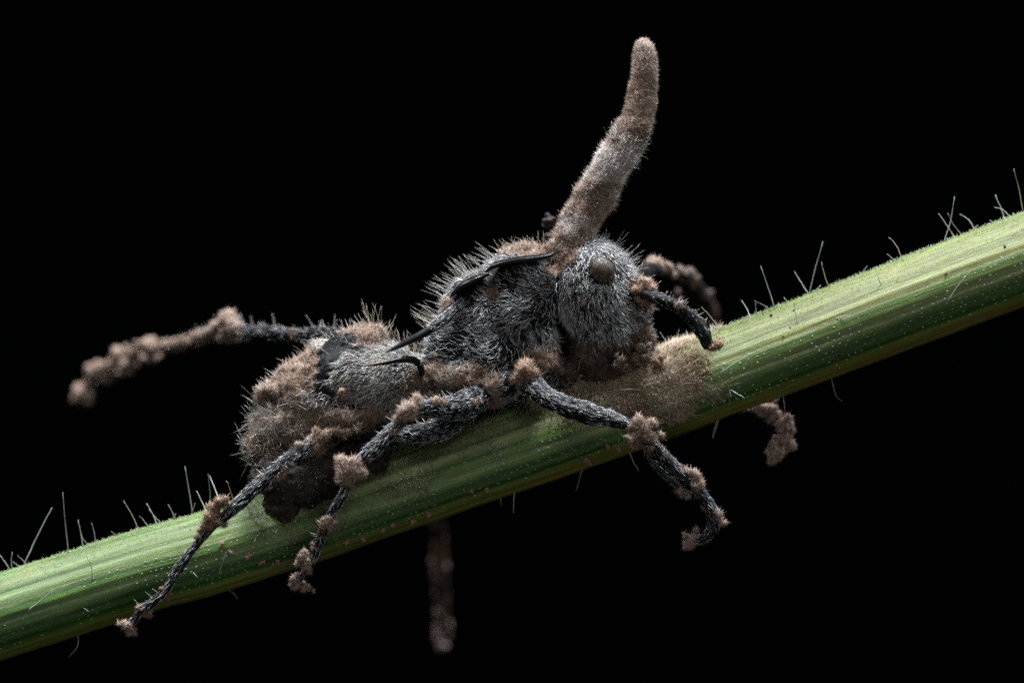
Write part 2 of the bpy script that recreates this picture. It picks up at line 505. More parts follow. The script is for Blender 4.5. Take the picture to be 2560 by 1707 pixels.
for x, y in [(446, 765), (530, 823), (497, 868), (342, 1053), (770, 960), (1590, 425), (165, 1080), (1300, 560), (560, 735)]:
    x0, t0 = stem_hit(x / 1.96 + 1700, y / 1.96 + 400)
    p, o_ = stem_surface(np.array([x0]), np.array([t0]))
    v, t, q = sphere(10, 7)
    s = RNG.uniform(0.012, 0.024)
    put('dirt_speck', Geo().add(v * s * RNG.uniform(0.7, 1.3, 3) * (1 + 0.25 * vnoise(v, 2.0, int(x)))[:, None] + p[0] + o_[0] * s * 0.5, t, q, (0.03, 0.025, 0.02)), M_SPECK, stem)

# ---------------------------------------------------------------- the ant: one continuous body
PR = []           # primitives of the body
def ell(px, py, a, b, c, ang, region, y=0.0, mirror=False):
    for s in ((1, -1) if mirror else (1,)):
        cen = P(px, py, y * s)
        t = math.radians(ang)
        M = np.array([[math.cos(t), 0, math.sin(t)], [0, 1, 0], [-math.sin(t), 0, math.cos(t)]])   # rows: local axes
        PR.append(dict(kind='e', c=cen, M=M, r=np.array([a, c, b]) / K, region=region))
def limb(pts, region):
    """pts: photo x, y, depth, radius px"""
    rows = np.array([np.append(P(x, y, d), 0.86 * r * (D + d) / D / K) for x, y, d, r in pts])
    PR.append(dict(kind='t', path=spline(rows, 0.06), region=region))

# head
ell(1494, 732, 138, 108, 102, -72, 'head')
ell(1480, 692, 96, 94, 98, 0, 'head')
ell(1530, 812, 92, 74, 78, -62, 'head')
ell(1500, 835, 66, 50, 66, 10, 'head')
ell(1582, 740, 60, 34, 64, -75, 'head')
ell(1600, 745, 30, 44, 30, 20, 'face', -0.34, True)
ell(1588, 830, 60, 36, 52, -60, 'face')
ell(1560, 880, 72, 42, 55, -25, 'face')
ell(1622, 905, 46, 24, 34, -20, 'face')
ell(1520, 930, 60, 26, 45, 10, 'face')
ell(1480, 880, 60, 40, 50, 30, 'face')
# neck
ell(1400, 690, 60, 52, 50, 20, 'neck')
ell(1405, 632, 36, 36, 44, 35, 'neck')
# mesosoma
ell(1305, 715, 112, 96, 94, 12, 'thorax')
ell(1290, 760, 105, 100, 100, 10, 'thorax')
ell(1205, 775, 108, 96, 92, 48, 'thorax')
ell(1165, 860, 112, 98, 90, 52, 'thorax')
ell(1225, 880, 108, 96, 92, 30, 'thorax')
ell(1320, 850, 76, 92, 74, 10, 'thorax')
ell(1150, 940, 92, 60, 104, 25, 'thorax')
ell(1240, 960, 80, 48, 104, 20, 'thorax')
ell(1345, 915, 48, 46, 40, -50, 'thorax', -0.2, True)
ell(1400, 930, 46, 28, 40, 12, 'face')
# petiole
ell(1078, 950, 90, 44, 70, 12, 'petiole')
ell(1090, 1000, 80, 36, 80, 14, 'petiole')
ell(1052, 925, 36, 40, 66, 0, 'petiole')
# gaster
ell(915, 945, 142, 92, 128, 8, 'gaster')
ell(860, 930, 118, 92, 130, 20, 'gaster')
ell(780, 985, 122, 92, 125, 36, 'gaster')
ell(742, 1060, 112, 96, 116, 30, 'gaster')
ell(850, 1040, 150, 46, 118, 8, 'gaster')
ell(755, 1125, 112, 62, 100, 18, 'gaster')
ell(668, 1120, 54, 46, 60, 40, 'gaster')
ell(676, 985, 46, 24, 60, 26, 'gaster')
ell(905, 845, 60, 24, 60, 8, 'gaster')
# near legs
LEGS = dict(
 leg_front_near=[(1290, 925, -0.30, 34), (1322, 955, -0.60, 33), (1375, 996, -0.98, 30), (1459, 1031, -1.15, 30), (1530, 1050, -1.25, 24), (1575, 1062, -1.3, 16),
    (1618, 1097, -1.32, 15), (1680, 1160, -1.25, 18), (1736, 1218, -1.15, 18), (1768, 1257, -1.1, 18), (1786, 1300, -1.08, 18), (1768, 1340, -1.05, 17), (1735, 1352, -1.0, 14)],
 leg_mid_near=[(1205, 985, -0.45, 36), (1165, 1010, -0.82, 39), (1110, 1021, -1.05, 34), (1065, 1018, -1.18, 23), (1022, 1030, -1.25, 15), (992, 1064, -1.27, 17), (945, 1112, -1.3, 22), (900, 1155, -1.3, 18),
    (872, 1190, -1.27, 15), (858, 1235, -1.22, 14), (833, 1276, -1.16, 14), (812, 1320, -1.1, 13), (800, 1350, -1.06, 14), (788, 1385, -1.0, 12), (768, 1415, -0.97, 10), (750, 1450, -0.95, 10)],
 leg_hind_near=[(1170, 1030, -0.40, 28), (1115, 1066, -0.72, 32), (1055, 1082, -0.85, 30), (995, 1086, -0.70, 22), (920, 1080, -0.20, 18), (850, 1085, -0.30, 18), (795, 1103, -0.80, 19), (745, 1132, -1.1, 21), (640, 1218, -1.25, 21), (575, 1278, -1.3, 18),
    (520, 1328, -1.25, 11), (475, 1382, -1.2, 14), (440, 1430, -1.15, 15), (408, 1482, -1.1, 12), (364, 1518, -1.05, 14), (336, 1546, -1.0, 12), (320, 1566, -1.0, 10)],
 leg_hind_far=[(930, 880, 0.5, 26), (835, 838, 1.0, 24), (754, 838, 1.7, 19), (680, 832, 2.4, 20), (610, 829, 3.1, 21), (570, 822, 3.7, 20), (520, 838, 4.4, 18), (479, 849, 5.0, 17), (415, 866, 6.0, 17), (369, 872, 6.6, 17),
    (321, 893, 7.3, 17), (280, 915, 7.8, 16), (247, 932, 8.2, 15), (210, 975, 8.7, 12)],
 leg_mid_far=[(1190, 970, 0.4, 30), (1165, 1010, 2.2, 28), (1130, 1110, 4.8, 24), (1098, 1240, 8.4, 24), (1097, 1340, 9.8, 22), (1100, 1420, 10.2, 22), (1104, 1500, 10.4, 21), (1110, 1580, 10.6, 18)],
 leg_front_far=[(1330, 925, 0.4, 28), (1480, 970, 1.4, 26), (1640, 1000, 1.9, 24), (1790, 1005, 1.7, 20), (1880, 1012, 1.4, 18), (1925, 1035, 1.3, 15), (1962, 1070, 1.2, 13), (1968, 1105, 1.15, 12), (1942, 1140, 1.1, 11)],
 antenna_near=[(1590, 740, -0.45, 20), (1618, 738, -0.72, 20), (1651, 748, -0.92, 19), (1690, 763, -1.0, 19), (1726, 790, -1.05, 21), (1755, 830, -1.05, 23), (1772, 866, -1.0, 18)],
 antenna_far=[(1600, 700, 0.4, 20), (1640, 675, 2.2, 22), (1700, 695, 4.2, 27), (1750, 738, 6.0, 28), (1775, 790, 7.0, 28), (1772, 850, 7.6, 26)],
)
for k, v in LEGS.items(): limb(v, k)
limb([(1612, 1108, -1.30, 12), (1628, 1150, -1.2, 10), (1668, 1192, -1.12, 10), (1720, 1236, -1.1, 10)], 'leg_front_near')
# stout coxae of the far side, mirrored roughly
ell(1205, 985, 36, 32, 50, 0, 'thorax', 0.4)

g = Geo()
SV, ST, SQ = sphere(28, 18)
for p in PR:
    if p['kind'] == 'e':
        g.add((SV * p['r']) @ p['M'] + p['c'], ST, SQ)
    else:
        tube(p['path'][:, :3], p['path'][:, 3], 14, geo=g)
tmp = bpy.data.objects.new('body_source', g.mesh('body_source'))
scene.collection.objects.link(tmp)
md = tmp.modifiers.new('r', 'REMESH'); md.mode = 'VOXEL'; md.voxel_size = 0.024; md.use_smooth_shade = True
dg = bpy.context.evaluated_depsgraph_get()
body_me = bpy.data.meshes.new_from_object(tmp.evaluated_get(dg))
bpy.data.objects.remove(tmp, do_unlink=True)
body_me.name = 'body'

V, T, _ = tri_arrays(body_me)
E = np.empty(len(body_me.edges) * 2, np.int32); body_me.edges.foreach_get('vertices', E); E = E.reshape(-1, 2)
deg = np.bincount(E.ravel(), minlength=len(V))[:, None]
def laplace(x, it, f=0.5):
    for _ in range(it):
        s = np.stack([np.bincount(E[:, 0], x[E[:, 1], k], len(x)) + np.bincount(E[:, 1], x[E[:, 0], k], len(x)) for k in range(x.shape[1])], 1)
        x = x + f * (s / np.maximum(deg, 1) - x)
    return x
V0 = laplace(V, 5)
V1 = laplace(V0, 26)

# which member each vertex belongs to
V = V0
best = np.full(len(V), 1e9); region = np.zeros(len(V), int); axis = np.zeros((len(V), 3)); along = np.zeros(len(V)); perp = np.zeros((len(V), 3)); rad_at = np.ones(len(V))
NAMES = sorted({p['region'] for p in PR})
for p in PR:
    if p['kind'] == 'e':
        loc = ((V - p['c']) @ p['M'].T) / p['r']
        d = (np.linalg.norm(loc, axis=1) - 1) * p['r'].min()
        ax = np.zeros((len(V), 3)); al = np.zeros(len(V)); pe = np.zeros((len(V), 3)); ra = np.ones(len(V))
    else:
        pa = p['path']; d = np.full(len(V), 1e9); ax = np.zeros((len(V), 3)); al = np.zeros(len(V)); pe = np.zeros((len(V), 3)); ra = np.ones(len(V))
        lo, hi = pa[:, :3].min(0) - 0.5, pa[:, :3].max(0) + 0.5
        sel = np.where(((V > lo) & (V < hi)).all(1))[0]
        tg = unit(np.gradient(pa[:, :3], axis=0))
        for s0 in range(0, len(sel), 20000):
            ss = sel[s0:s0 + 20000]
            dd = np.linalg.norm(V[ss][:, None] - pa[None, :, :3], axis=2) - pa[None, :, 3]
            m = dd.argmin(1); d[ss] = dd[np.arange(len(ss)), m]; ax[ss] = tg[m]; al[ss] = m / len(pa); pe[ss] = V[ss] - pa[m, :3]; ra[ss] = pa[m, 3]
    m = d < best
    best[m] = d[m]; region[m] = NAMES.index(p['region']); axis[m] = ax[m]; along[m] = al[m]; perp[m] = pe[m]; rad_at[m] = ra[m]
LIMB_ID = [NAMES.index(k) for k in NAMES if k.startswith(('leg', 'ant'))]
reg = lambda *names: np.isin(region, [NAMES.index(n) for n in names])
LIMBS = list(LEGS)
is_limb = reg(*LIMBS)
trunk = laplace((~is_limb).astype(float)[:, None], 8)
V = V0 * (1 - trunk) + V1 * trunk
PX = PIX(V)

# how far the fungus has overgrown the body (centres in the plane of symmetry)
FUNGUS = [(735, 915, 80), (690, 965, 75), (650, 990, 50), (762, 885, 48), (880, 826, 42), (930, 833, 36), (700, 1010, 80), (670, 1110, 85), (640, 1140, 60), (780, 1090, 80),
          (860, 1060, 60), (930, 1060, 45), (760, 1040, 50), (1080, 975, 70), (1130, 990, 60), (1180, 990, 70), (1405, 622, 52), (1400, 575, 50), (1330, 612, 40), (1270, 622, 20), (1622, 735, 52),
          (1612, 855, 46), (1565, 905, 52), (1622, 912, 56), (1505, 925, 56), (1230, 735, 16), (1388, 668, 26), (1340, 905, 40), (1545, 925, 60), (1440, 900, 60), (1120, 760, 14)]
brown = np.zeros(len(V))
nz = 0.32 * vnoise(V, 3.2, 5) + 0.25 * vnoise(V, 8, 6)
for x, y, r in FUNGUS:
    c = P(x, y, 0)
    d = np.hypot(V[:, 0] - c[0], V[:, 2] - c[2]) * K / r
    brown = np.maximum(brown, smoothstep(1.25, 0.75, d + nz * 0.8))
brown[is_limb] = 0
far_dirt = reg('leg_hind_far', 'leg_mid_far', 'leg_front_far', 'antenna_far')
limb_brown = np.zeros(len(V))
limb_brown[is_limb] = smoothstep(0.35, 0.6, nz + 0.12)[is_limb]
limb_brown[far_dirt] = smoothstep(0.1, 0.45, nz + 0.25 + 0.5 * (along - 0.5))[far_dirt]

# lumps: crumbly where overgrown, pitted cuticle elsewhere
body_me.vertices.foreach_set('co', V.astype(np.float32).ravel()); body_me.update()
_, T, NRM = tri_arrays(body_me)
disp = brown * (0.045 * vnoise(V, 5.0, 11) + 0.045 * vnoise(V, 11.0, 12) + 0.025 * vnoise(V, 20, 19) + 0.015) + (1 - brown) * 0.006 * vnoise(V, 14, 13)
pu = unit(perp - axis * (perp * axis).sum(1, keepdims=True))
ridge = vnoise(pu * 3.2 + axis * (V * axis).sum(1, keepdims=True) * 0.9, 1.0, 17)
disp += is_limb * rad_at * (0.10 * ridge + 0.12 * vnoise(V, 5.0, 14) + 0.05 * vnoise(V, 16, 15))
mt = reg('thorax'); disp[mt] += 0.02 * vnoise(V[mt], 3.0, 16)
V = V + NRM * disp[:, None]
body_me.vertices.foreach_set('co', V.astype(np.float32).ravel())
body_me.update()
_, T, NRM = tri_arrays(body_me)

# bare black patches of the gaster, both flanks (polygons in the plane of symmetry)
PATCHES = [[(868, 843), (830, 850), (805, 880), (799, 935), (832, 934), (842, 905), (855, 880), (890, 862)], [(783, 952), (812, 958), (846, 968), (836, 984), (800, 978)],
           [(815, 1000), (850, 1004), (902, 1006), (890, 1020), (840, 1018)], [(868, 870), (905, 864), (918, 874), (900, 884)], [(1128, 741), (1155, 712), (1212, 688), (1220, 706), (1178, 748)], [(1216, 682), (1240, 664), (1290, 652), (1340, 646), (1392, 636), (1392, 664), (1340, 672), (1290, 678), (1240, 692)]]
def inside(poly, p):
    r = np.zeros(len(p), bool); n = len(poly)
    for k in range(n):
        (x1, y1), (x2, y2) = poly[k], poly[(k + 1) % n]
        c = ((y1 > p[:, 1]) != (y2 > p[:, 1])) & (p[:, 0] < (x2 - x1) * (p[:, 1] - y1) / (y2 - y1 + 1e-9) + x1)
        r ^= c
    return r
PXw = PIX(V) + np.stack([vnoise(V, 9, 21), vnoise(V, 9, 22)], 1) * 5
bare = np.zeros(len(V), bool)
for poly in PATCHES:
    ce = np.mean(poly, 0)
    bare |= inside([tuple(ce + (np.array(q_) - ce) * (1.28 if ce[0] < 1000 else 1.0)) for q_ in poly], PXw)
bare &= reg('gaster', 'thorax')
brown[bare] = 0

col = np.tile([0.006, 0.0065, 0.008], (len(V), 1))
bb = (np.maximum(brown, limb_brown) * np.where(reg('face', 'head'), 0.35, 1.0))[:, None]  # dark face crust, its brown also cut back for shade under the head
col = col * (1 - bb) + np.array(BROWN) * 0.8 * bb * np.where(reg('antenna_far', 'leg_mid_far'), 0.4, 1.0)[:, None]  # far antenna and far mid leg darkened, their shade put into the colour
body_me.color_attributes.new('tint', 'FLOAT_COLOR', 'POINT')
body_me.color_attributes['tint'].data.foreach_set('color', np.concatenate([col, np.ones((len(col), 1))], 1).astype(np.float32).ravel())

ant = empty('ant', tuple(P(1220, 1050, 0)), 'dead spiny black ant overgrown with brown fungus, clamped on the green stem', 'ant')
body = put('body', body_me, M_CUTICLE, ant)

# ---- pubescence (silver hairs lying along the cuticle)
def flow(v_idx, p, nrm):
    """combing direction of the pubescence"""
    base = np.zeros((len(p), 3))
    r = region[v_idx]
    F = {'head': (0.25, -1.0), 'face': (0.2, -1), 'neck': (-0.4, -0.7), 'thorax': (-0.7, -0.75), 'petiole': (-1, 0.1), 'gaster': (-1.0, -0.42)}
    for k, (dx, dz) in F.items():
        m = r == NAMES.index(k); base[m] = (dx, 0.0, dz)
    m = r == NAMES.index('head')
    cx = P(1490, 640, 0)
    base[m] += np.stack([(p[m, 0] - cx[0]) * 0.6, np.zeros(m.sum()), np.zeros(m.sum())], 1)
    m = r == NAMES.index('thorax')
    sw = np.stack([vnoise(p, 1.8, 31), vnoise(p, 1.8, 32), vnoise(p, 1.8, 33)], 1) * 2.2
    base[m] += sw[m]
    lm = is_limb[v_idx]
    base[lm] = axis[v_idx][lm]
    base += np.stack([vnoise(p, 4, 34), vnoise(p, 4, 35), vnoise(p, 4, 36)], 1) * np.where(lm, 0.15, 0.35)[:, None]
    return unit(base - nrm * (base * nrm).sum(1, keepdims=True))

def coat(name, weight, n, length, radius, lift, colour, spread=0.2, jitter=0.25, bendn=-0.12, alt=None, share=0.0, mat=None):
    if weight.sum() == 0: return
    p, nn, vi = scatter(V, T, NRM, n, weight)
    f = flow(vi, p, nn)
    d = unit(f + nn * lift + RNG.normal(0, jitter, p.shape))
    L = length * RNG.uniform(0.6, 1.3, n)
    c = tints(n, colour, 0.1, alt, share) * np.exp(RNG.normal(-0.35, 0.75, (n, 1)))
    c = np.clip(c, 0.02, 0.85)
    return hairs(Geo() if not isinstance(name, Geo) else name, p - nn * 0.003, d, L, radius * RNG.uniform(0.75, 1.25, n), nn * bendn + RNG.normal(0, 0.2, p.shape), c, 3)

open_skin = (1 - brown) * ~bare
w_head = reg('head', 'neck', 'face') * open_skin
w_thor = reg('thorax') * open_skin
w_gast = reg('gaster', 'petiole') * open_skin
eye_c = P(1504, 676, 0)
w_head = w_head * smoothstep(0.19, 0.27, np.hypot(V[:, 0] - eye_c[0], V[:, 2] - eye_c[2]))
g1 = coat('h', w_head * (0.45 + 0.55 * smoothstep(-0.3, 0.3, vnoise(V, 2.6, 42))), 8800, 0.125, 0.0046, 0.30, np.array(SILVER) * 1.9, 0.5, 0.30)
put('head_hair', g1, M_HAIR, body, kind='stuff')
thin = smoothstep(-0.35, 0.35, vnoise(V, 2.2, 41)) * 0.75 + 0.25
g1 = coat('t', w_thor * thin, 7600, 0.145, 0.0044, 0.30, np.array(SILVER) * 1.6, 0.45, 0.34)
put('thorax_hair', g1, M_HAIR, body, kind='stuff')
g1 = coat('g', w_gast, 10500, 0.15, 0.0046, 0.22, np.array(SILVER) * 1.7, 0.4, 0.2, alt=CREAM, share=0.4)
coat(g1, (bare & reg('gaster')).astype(float), 900, 0.03, 0.004, 0.3, (0.06, 0.065, 0.075), 0.2, 0.2)
put('gaster_hair', g1, M_HAIR, body, kind='stuff')

# ---- brown fungal fuzz on the overgrown parts
def fuzz(weight, n, lo, hi, radius, colours, spread=0.22, rnd=0.75):
    p, nn, vi = scatter(V, T, NRM, n, weight)
    d = unit(nn + RNG.normal(0, rnd, p.shape))
    k = vnoise(p, 2.6, 51) + RNG.normal(0, 0.35, n)
    c = np.where((k > 0.35)[:, None], colours[1], np.where((k < -0.35)[:, None], colours[2], colours[0]))
    c = np.clip(c * (1 + RNG.normal(0, spread, (n, 1))), 0.01, 0.8)
    return hairs(Geo(), p - nn * 0.008, d, RNG.uniform(lo, hi, n), 1.3 * radius * RNG.uniform(0.7, 1.3, n), RNG.normal(0, 0.35, p.shape), c, 1)
put('fungal_fuzz', fuzz(reg('gaster', 'petiole') * brown, 34000, 0.03, 0.10, 0.0052, (np.array(BROWN), np.array(PINK), np.array(GREY))), M_FUZZ, body, kind='stuff')
put('fungal_fuzz', fuzz(reg('thorax', 'neck') * brown, 15000, 0.03, 0.10, 0.0052, (np.array(BROWN), np.array(PINK), np.array(GREY))), M_FUZZ, body, kind='stuff')
put('fungal_fuzz', fuzz(reg('face', 'head') * brown, 15000, 0.03, 0.11, 0.0050, (np.array(BROWN) * 0.55, np.array(BROWN), np.array(BROWN) * 0.3)), M_FUZZ, body, kind='stuff')  # dark face crust, with shade under the head put into its colour

# thin brown dusting over the rest of the trunk
dusty = smoothstep(0.2, 0.3, np.hypot(V[:, 0] - eye_c[0], V[:, 2] - eye_c[2])) * ~is_limb * (1 - brown) * smoothstep(-0.15, 0.5, vnoise(V, 2.4, 55) + 0.5 * vnoise(V, 6, 56)) * ~bare
put('fungal_dust', fuzz(dusty, 9000, 0.02, 0.07, 0.0045, (np.array(BROWN) * 0.8, np.array(PINK), np.array(GREY) * 0.7)), M_FUZZ, body, kind='stuff')

# loose pale mycelium strands over the lower gaster
lowg = reg('gaster') * (PX[:, 1] > 1000) * (PX[:, 0] < 900)
p, nn, vi = scatter(V, T, NRM, 2600, lowg.astype(float))
f = unit(RNG.normal(size=p.shape)); f = unit(f - nn * (f * nn).sum(1, keepdims=True) * 0.7)
put('mycelium_strands', hairs(Geo(), p + nn * 0.03, f, RNG.uniform(0.12, 0.34, len(p)), 0.0044, nn * -0.2 + RNG.normal(0, 0.3, p.shape), tints(len(p), GREY, 0.25), 4), M_HAIR, body, kind='stuff')

# ---- legs and antennae: short combed hairs
NICE = {'leg_front_near': 'leg_hair', 'leg_mid_near': 'leg_hair', 'leg_hind_near': 'leg_hair', 'leg_hind_far': 'leg_hair', 'leg_mid_far': 'leg_hair', 'leg_front_far': 'leg_hair',
        'antenna_near': 'antenna_hair', 'antenna_far': 'antenna_hair'}
COUNT = {'leg_front_near': 3400, 'leg_mid_near': 3600, 'leg_hind_near': 3600, 'leg_hind_far': 2300, 'leg_mid_far': 700, 'leg_front_far': 900, 'antenna_near': 650, 'antenna_far': 500}
for k in LIMBS:
    if k in ('leg_mid_far', 'antenna_far'): continue
    up = 0.35 + 0.65 * smoothstep(-0.4, 0.6, NRM[:, 2]) if 'front_near' in k else 1.0
    gg = coat('l', reg(k) * up * (1 - 0.6 * limb_brown), COUNT[k], 0.125 if 'ant' not in k else 0.06, 0.0034, 0.10, np.array(SILVER) * 1.3, 0.5, 0.10)
    if limb_brown[reg(k)].sum() > 0:
        p, nn, vi = scatter(V, T, NRM, 1500 if k in ('leg_hind_far', 'leg_front_far', 'leg_mid_far', 'antenna_far') else 800, reg(k) * limb_brown)
        hairs(gg, p, unit(nn + RNG.normal(0, 0.6, p.shape)), RNG.uniform(0.03, 0.07, len(p)), 0.006, RNG.normal(0, 0.3, p.shape), tints(len(p), PINK, 0.2), 2)
    put(NICE[k], gg, M_HAIR, body, kind='stuff')

# ---- erect bristles
def erect(weight, n, lo, hi, radius, colour, tilt=(0, 0, 0), rnd=0.16, curve=(0, 0, 0)):
    p, nn, vi = scatter(V, T, NRM, n, weight)
    d = unit(nn + np.array(tilt) + RNG.normal(0, rnd, p.shape))
    return hairs(Geo(), p - nn * 0.01, d, RNG.uniform(lo, hi, n), radius, np.array(curve) + RNG.normal(0, 0.08, p.shape), tints(n, colour, 0.2), 4, 0.3)
PX = PIX(V); N2 = NRM[:, 2]; N0 = NRM[:, 0]
dorsal = np.clip((-0.62 * N0 + 0.78 * N2), 0, 1)
w = reg('thorax') * (dorsal > 0.88) * (PX[:, 0] < 1240) * (np.abs(V[:, 1]) < 0.4)
put('erect_bristles', erect(w, 80, 0.26, 0.42, 0.0050, (0.46, 0.45, 0.42), (-0.25, 0, 0.0), 0.11, (-0.12, 0, 0)), M_HAIR, body, kind='stuff')
w = reg('thorax', 'neck') * (N2 > 0.7) * (PX[:, 0] > 1215) * (PX[:, 0] < 1400)
put('erect_bristles', erect(w.astype(float), 55, 0.13, 0.32, 0.0054, (0.44, 0.38, 0.30), (-0.25, 0, 0.1), 0.22, (-0.15, 0, 0)), M_HAIR, body, kind='stuff')
w = reg('head') * ((0.62 * N0 + 0.78 * N2) > 0.72)
put('erect_bristles', erect(w.astype(float), 55, 0.16, 0.36, 0.0054, (0.46, 0.45, 0.42), (0.1, 0, 0.05), 0.2), M_HAIR, body, kind='stuff')
w = reg('head', 'face') * ((0.3 * N0 - 0.9 * N2 - 0.3 * NRM[:, 1]) > 0.4)
put('erect_bristles', erect(w.astype(float), 130, 0.10, 0.2, 0.0060, (0.46, 0.45, 0.42), (0.3, 0, -0.25), 0.2), M_HAIR, body, kind='stuff')
w = reg('gaster') * ((-0.7 * N0 + 0.6 * N2) > 0.55)
put('erect_bristles', erect(w.astype(float), 80, 0.13, 0.28, 0.0052, (0.50, 0.49, 0.46), (-0.35, 0, 0.05), 0.2, (-0.1, 0, 0.05)), M_HAIR, body, kind='stuff')
w = reg('petiole', 'gaster', 'thorax') * (PX[:, 0] > 900) * (PX[:, 0] < 1100) * (N2 > 0.25) * (PX[:, 1] < 960)
put('erect_bristles', erect(w.astype(float), 120, 0.2, 0.44, 0.0056, (0.44, 0.38, 0.30), (-0.15, 0, 0.35), 0.2, (-0.15, 0, 0.1)), M_HAIR, body, kind='stuff')
w = reg('leg_hind_far') * (N2 > 0.7) * (along < 0.55)
put('erect_bristles', erect(w.astype(float), 24, 0.14, 0.27, 0.0075, (0.46, 0.45, 0.44), (-0.35, 0, 0.2), 0.12), M_HAIR, body, kind='stuff')
w = reg('leg_hind_near', 'leg_mid_near') * ((-0.5 * N0 + 0.7 * N2) > 0.6)
put('erect_bristles', erect(w.astype(float), 34, 0.10, 0.2, 0.0065, (0.46, 0.45, 0.44), (-0.5, 0, 0.1), 0.2), M_HAIR, body, kind='stuff')
w = reg('antenna_near', 'face') * ((0.4 * N0 + 0.8 * N2) > 0.45) * (PX[:, 0] > 1580)
put('erect_bristles', erect(w.astype(float), 85, 0.06, 0.15, 0.0058, (0.46, 0.44, 0.40), (0.4, 0, 0.15), 0.25), M_HAIR, body, kind='stuff')

# ---- eyes
def eye(side):
    v, t, q = sphere(40, 26)
    a = math.radians(-58)
    M = np.array([[math.cos(a), 0, math.sin(a)], [0, 1, 0], [-math.sin(a), 0, math.cos(a)]])
    vv = (v * np.array([35, 25, 29]) / K) @ M
    c = P(1504, 676, 0)
    i = np.argmin(np.where(side * V[:, 1] > 0, np.hypot(V[:, 0] - c[0], V[:, 2] - c[2]), 9))
    vv = vv + np.array([c[0], V[i, 1] + side * 0.055, c[2]])
    put('eye', Geo().add(vv, t, q), M_EYE, ant)
    # short setae creeping over the upper rim
    n = 36
    d = unit(RNG.normal(size=(n, 3)) * [1, 0.5, 1] + np.array([-0.5, side * 0.5, 0.5]))
    cc = np.array([c[0], V[i, 1] + side * 0.055, c[2]])
    root = ((d @ M.T) * np.array([35, 25, 29]) / K) @ M + cc
    return root, d
gg = Geo()
for s in (-1, 1):
    root, d = eye(s)
    hairs(gg, root, unit(d * 0.5 + np.array([0.5, 0, -0.8])), RNG.uniform(0.02, 0.05, len(root)), 0.005, RNG.normal(0, 0.2, root.shape), tints(len(root), (0.40, 0.33, 0.27), 0.2), 2)
put('eye_setae', gg, M_HAIR, body, kind='stuff')

# ---- black spines and plates
BLACK = np.array([0.006, 0.0065, 0.008])
def spine(pts, flat=None, tip=None, sides=14, downy=True):
    for s in (1, -1):
        rows = np.array([np.append(P(x, y, d) * [1, s, 1], r / K) for x, y, d, r in pts])
        pa = spline(rows, 0.02)
        cc = np.tile(BLACK, (len(pa), 1))
        if tip is not None:
            f = smoothstep(0.72, 1.0, np.linspace(0, 1, len(pa)))[:, None]
            cc = cc * (1 - f) + np.array(tip) * f
        sp_o = put('spine', tube(pa[:, :3], np.maximum(pa[:, 3], 0.004), sides, flat, cc), M_SPINE, ant)
        if not downy: continue
        m_ = int(len(pa) * 0.5); nh = 420
        k_ = (RNG.random(nh) ** 1.6 * m_).astype(int)
        tg_ = unit(np.gradient(pa[:, :3], axis=0))[k_]
        od_ = RNG.normal(size=(nh, 3)); od_ = unit(od_ - tg_ * (od_ * tg_).sum(1, keepdims=True))
        put('spine_hair', hairs(Geo(), pa[k_, :3] + od_ * pa[k_, 3:4] * 0.97, unit(tg_ + od_ * 0.16 + RNG.normal(0, 0.12, (nh, 3))), RNG.uniform(0.06, 0.15, nh), 0.0042, od_ * -0.05, tints(nh, SILVER, 0.4), 2), M_HAIR, sp_o, kind='stuff')
spine([(1165, 752, -0.42, 14), (1135, 778, -0.54, 14), (1095, 810, -0.68, 12), (1050, 838, -0.80, 11), (1010, 858, -0.88, 8), (985, 871, -0.93, 5), (964, 880, -0.96, 1)])
spine([(1056, 940, -0.40, 7), (1050, 915, -0.56, 9), (1034, 900, -0.72, 9), (1005, 899, -0.88, 8), (965, 906, -1.02, 5.5), (935, 911, -1.09, 4), (909, 915, -1.14, 1)], tip=(0.09, 0.03, 0.015), downy=False)
def plate(pts, name='spine_plate'):
    for s in (1, -1):
        rows = np.array([np.append(P(x, y, d) * [1, s, 1], r / K) for x, y, d, r in pts])
        pa = spline(rows, 0.03)
        put(name, tube(pa[:, :3], np.maximum(pa[:, 3], 0.005), 16, 2.8, np.tile(BLACK, (len(pa), 1))), M_SPINE, ant)
plate([(1214, 680, -0.50, 2.5), (1240, 663, -0.56, 7), (1290, 651, -0.60, 8.5), (1335, 646, -0.62, 8.5), (1370, 640, -0.64, 7), (1388, 632, -0.66, 3.5), (1402, 624, -0.68, 1.2)])
plate([(1126, 742, -0.46, 2.5), (1142, 726, -0.50, 7), (1165, 710, -0.53, 10), (1195, 696, -0.53, 9), (1222, 686, -0.50, 3)])

# ---- tufts of fungus on joints; each a lump bristling with short conidial hairs
ICO, IT, IQ = sphere(20, 13)
def tuft_geo(c, r, squash, hairs_n, lo, hi, base, alt, share, seed, geo=None, rough=0.55, hr=0.0050):
    g = geo or Geo()
    v = ICO * (1 + rough * vnoise(ICO, 1.7, seed) + 0.5 * rough * vnoise(ICO, 3.6, seed + 1))[:, None]
    g.add(v * r * squash + c, IT, IQ, np.array(base) * 0.85)
    d = unit(RNG.normal(size=(hairs_n, 3)))
    s = 1 + rough * vnoise(d, 1.7, seed) + 0.5 * rough * vnoise(d, 3.6, seed + 1)
    root = d * s[:, None] * r * squash * 0.97 + c
    hairs(g, root, unit(d / squash + RNG.normal(0, 0.33, d.shape)), RNG.uniform(lo, hi, hairs_n), hr * RNG.uniform(0.8, 1.3, hairs_n), RNG.normal(0, 0.2, d.shape), tints(hairs_n, base, 0.25, alt, share), 1)
    return g
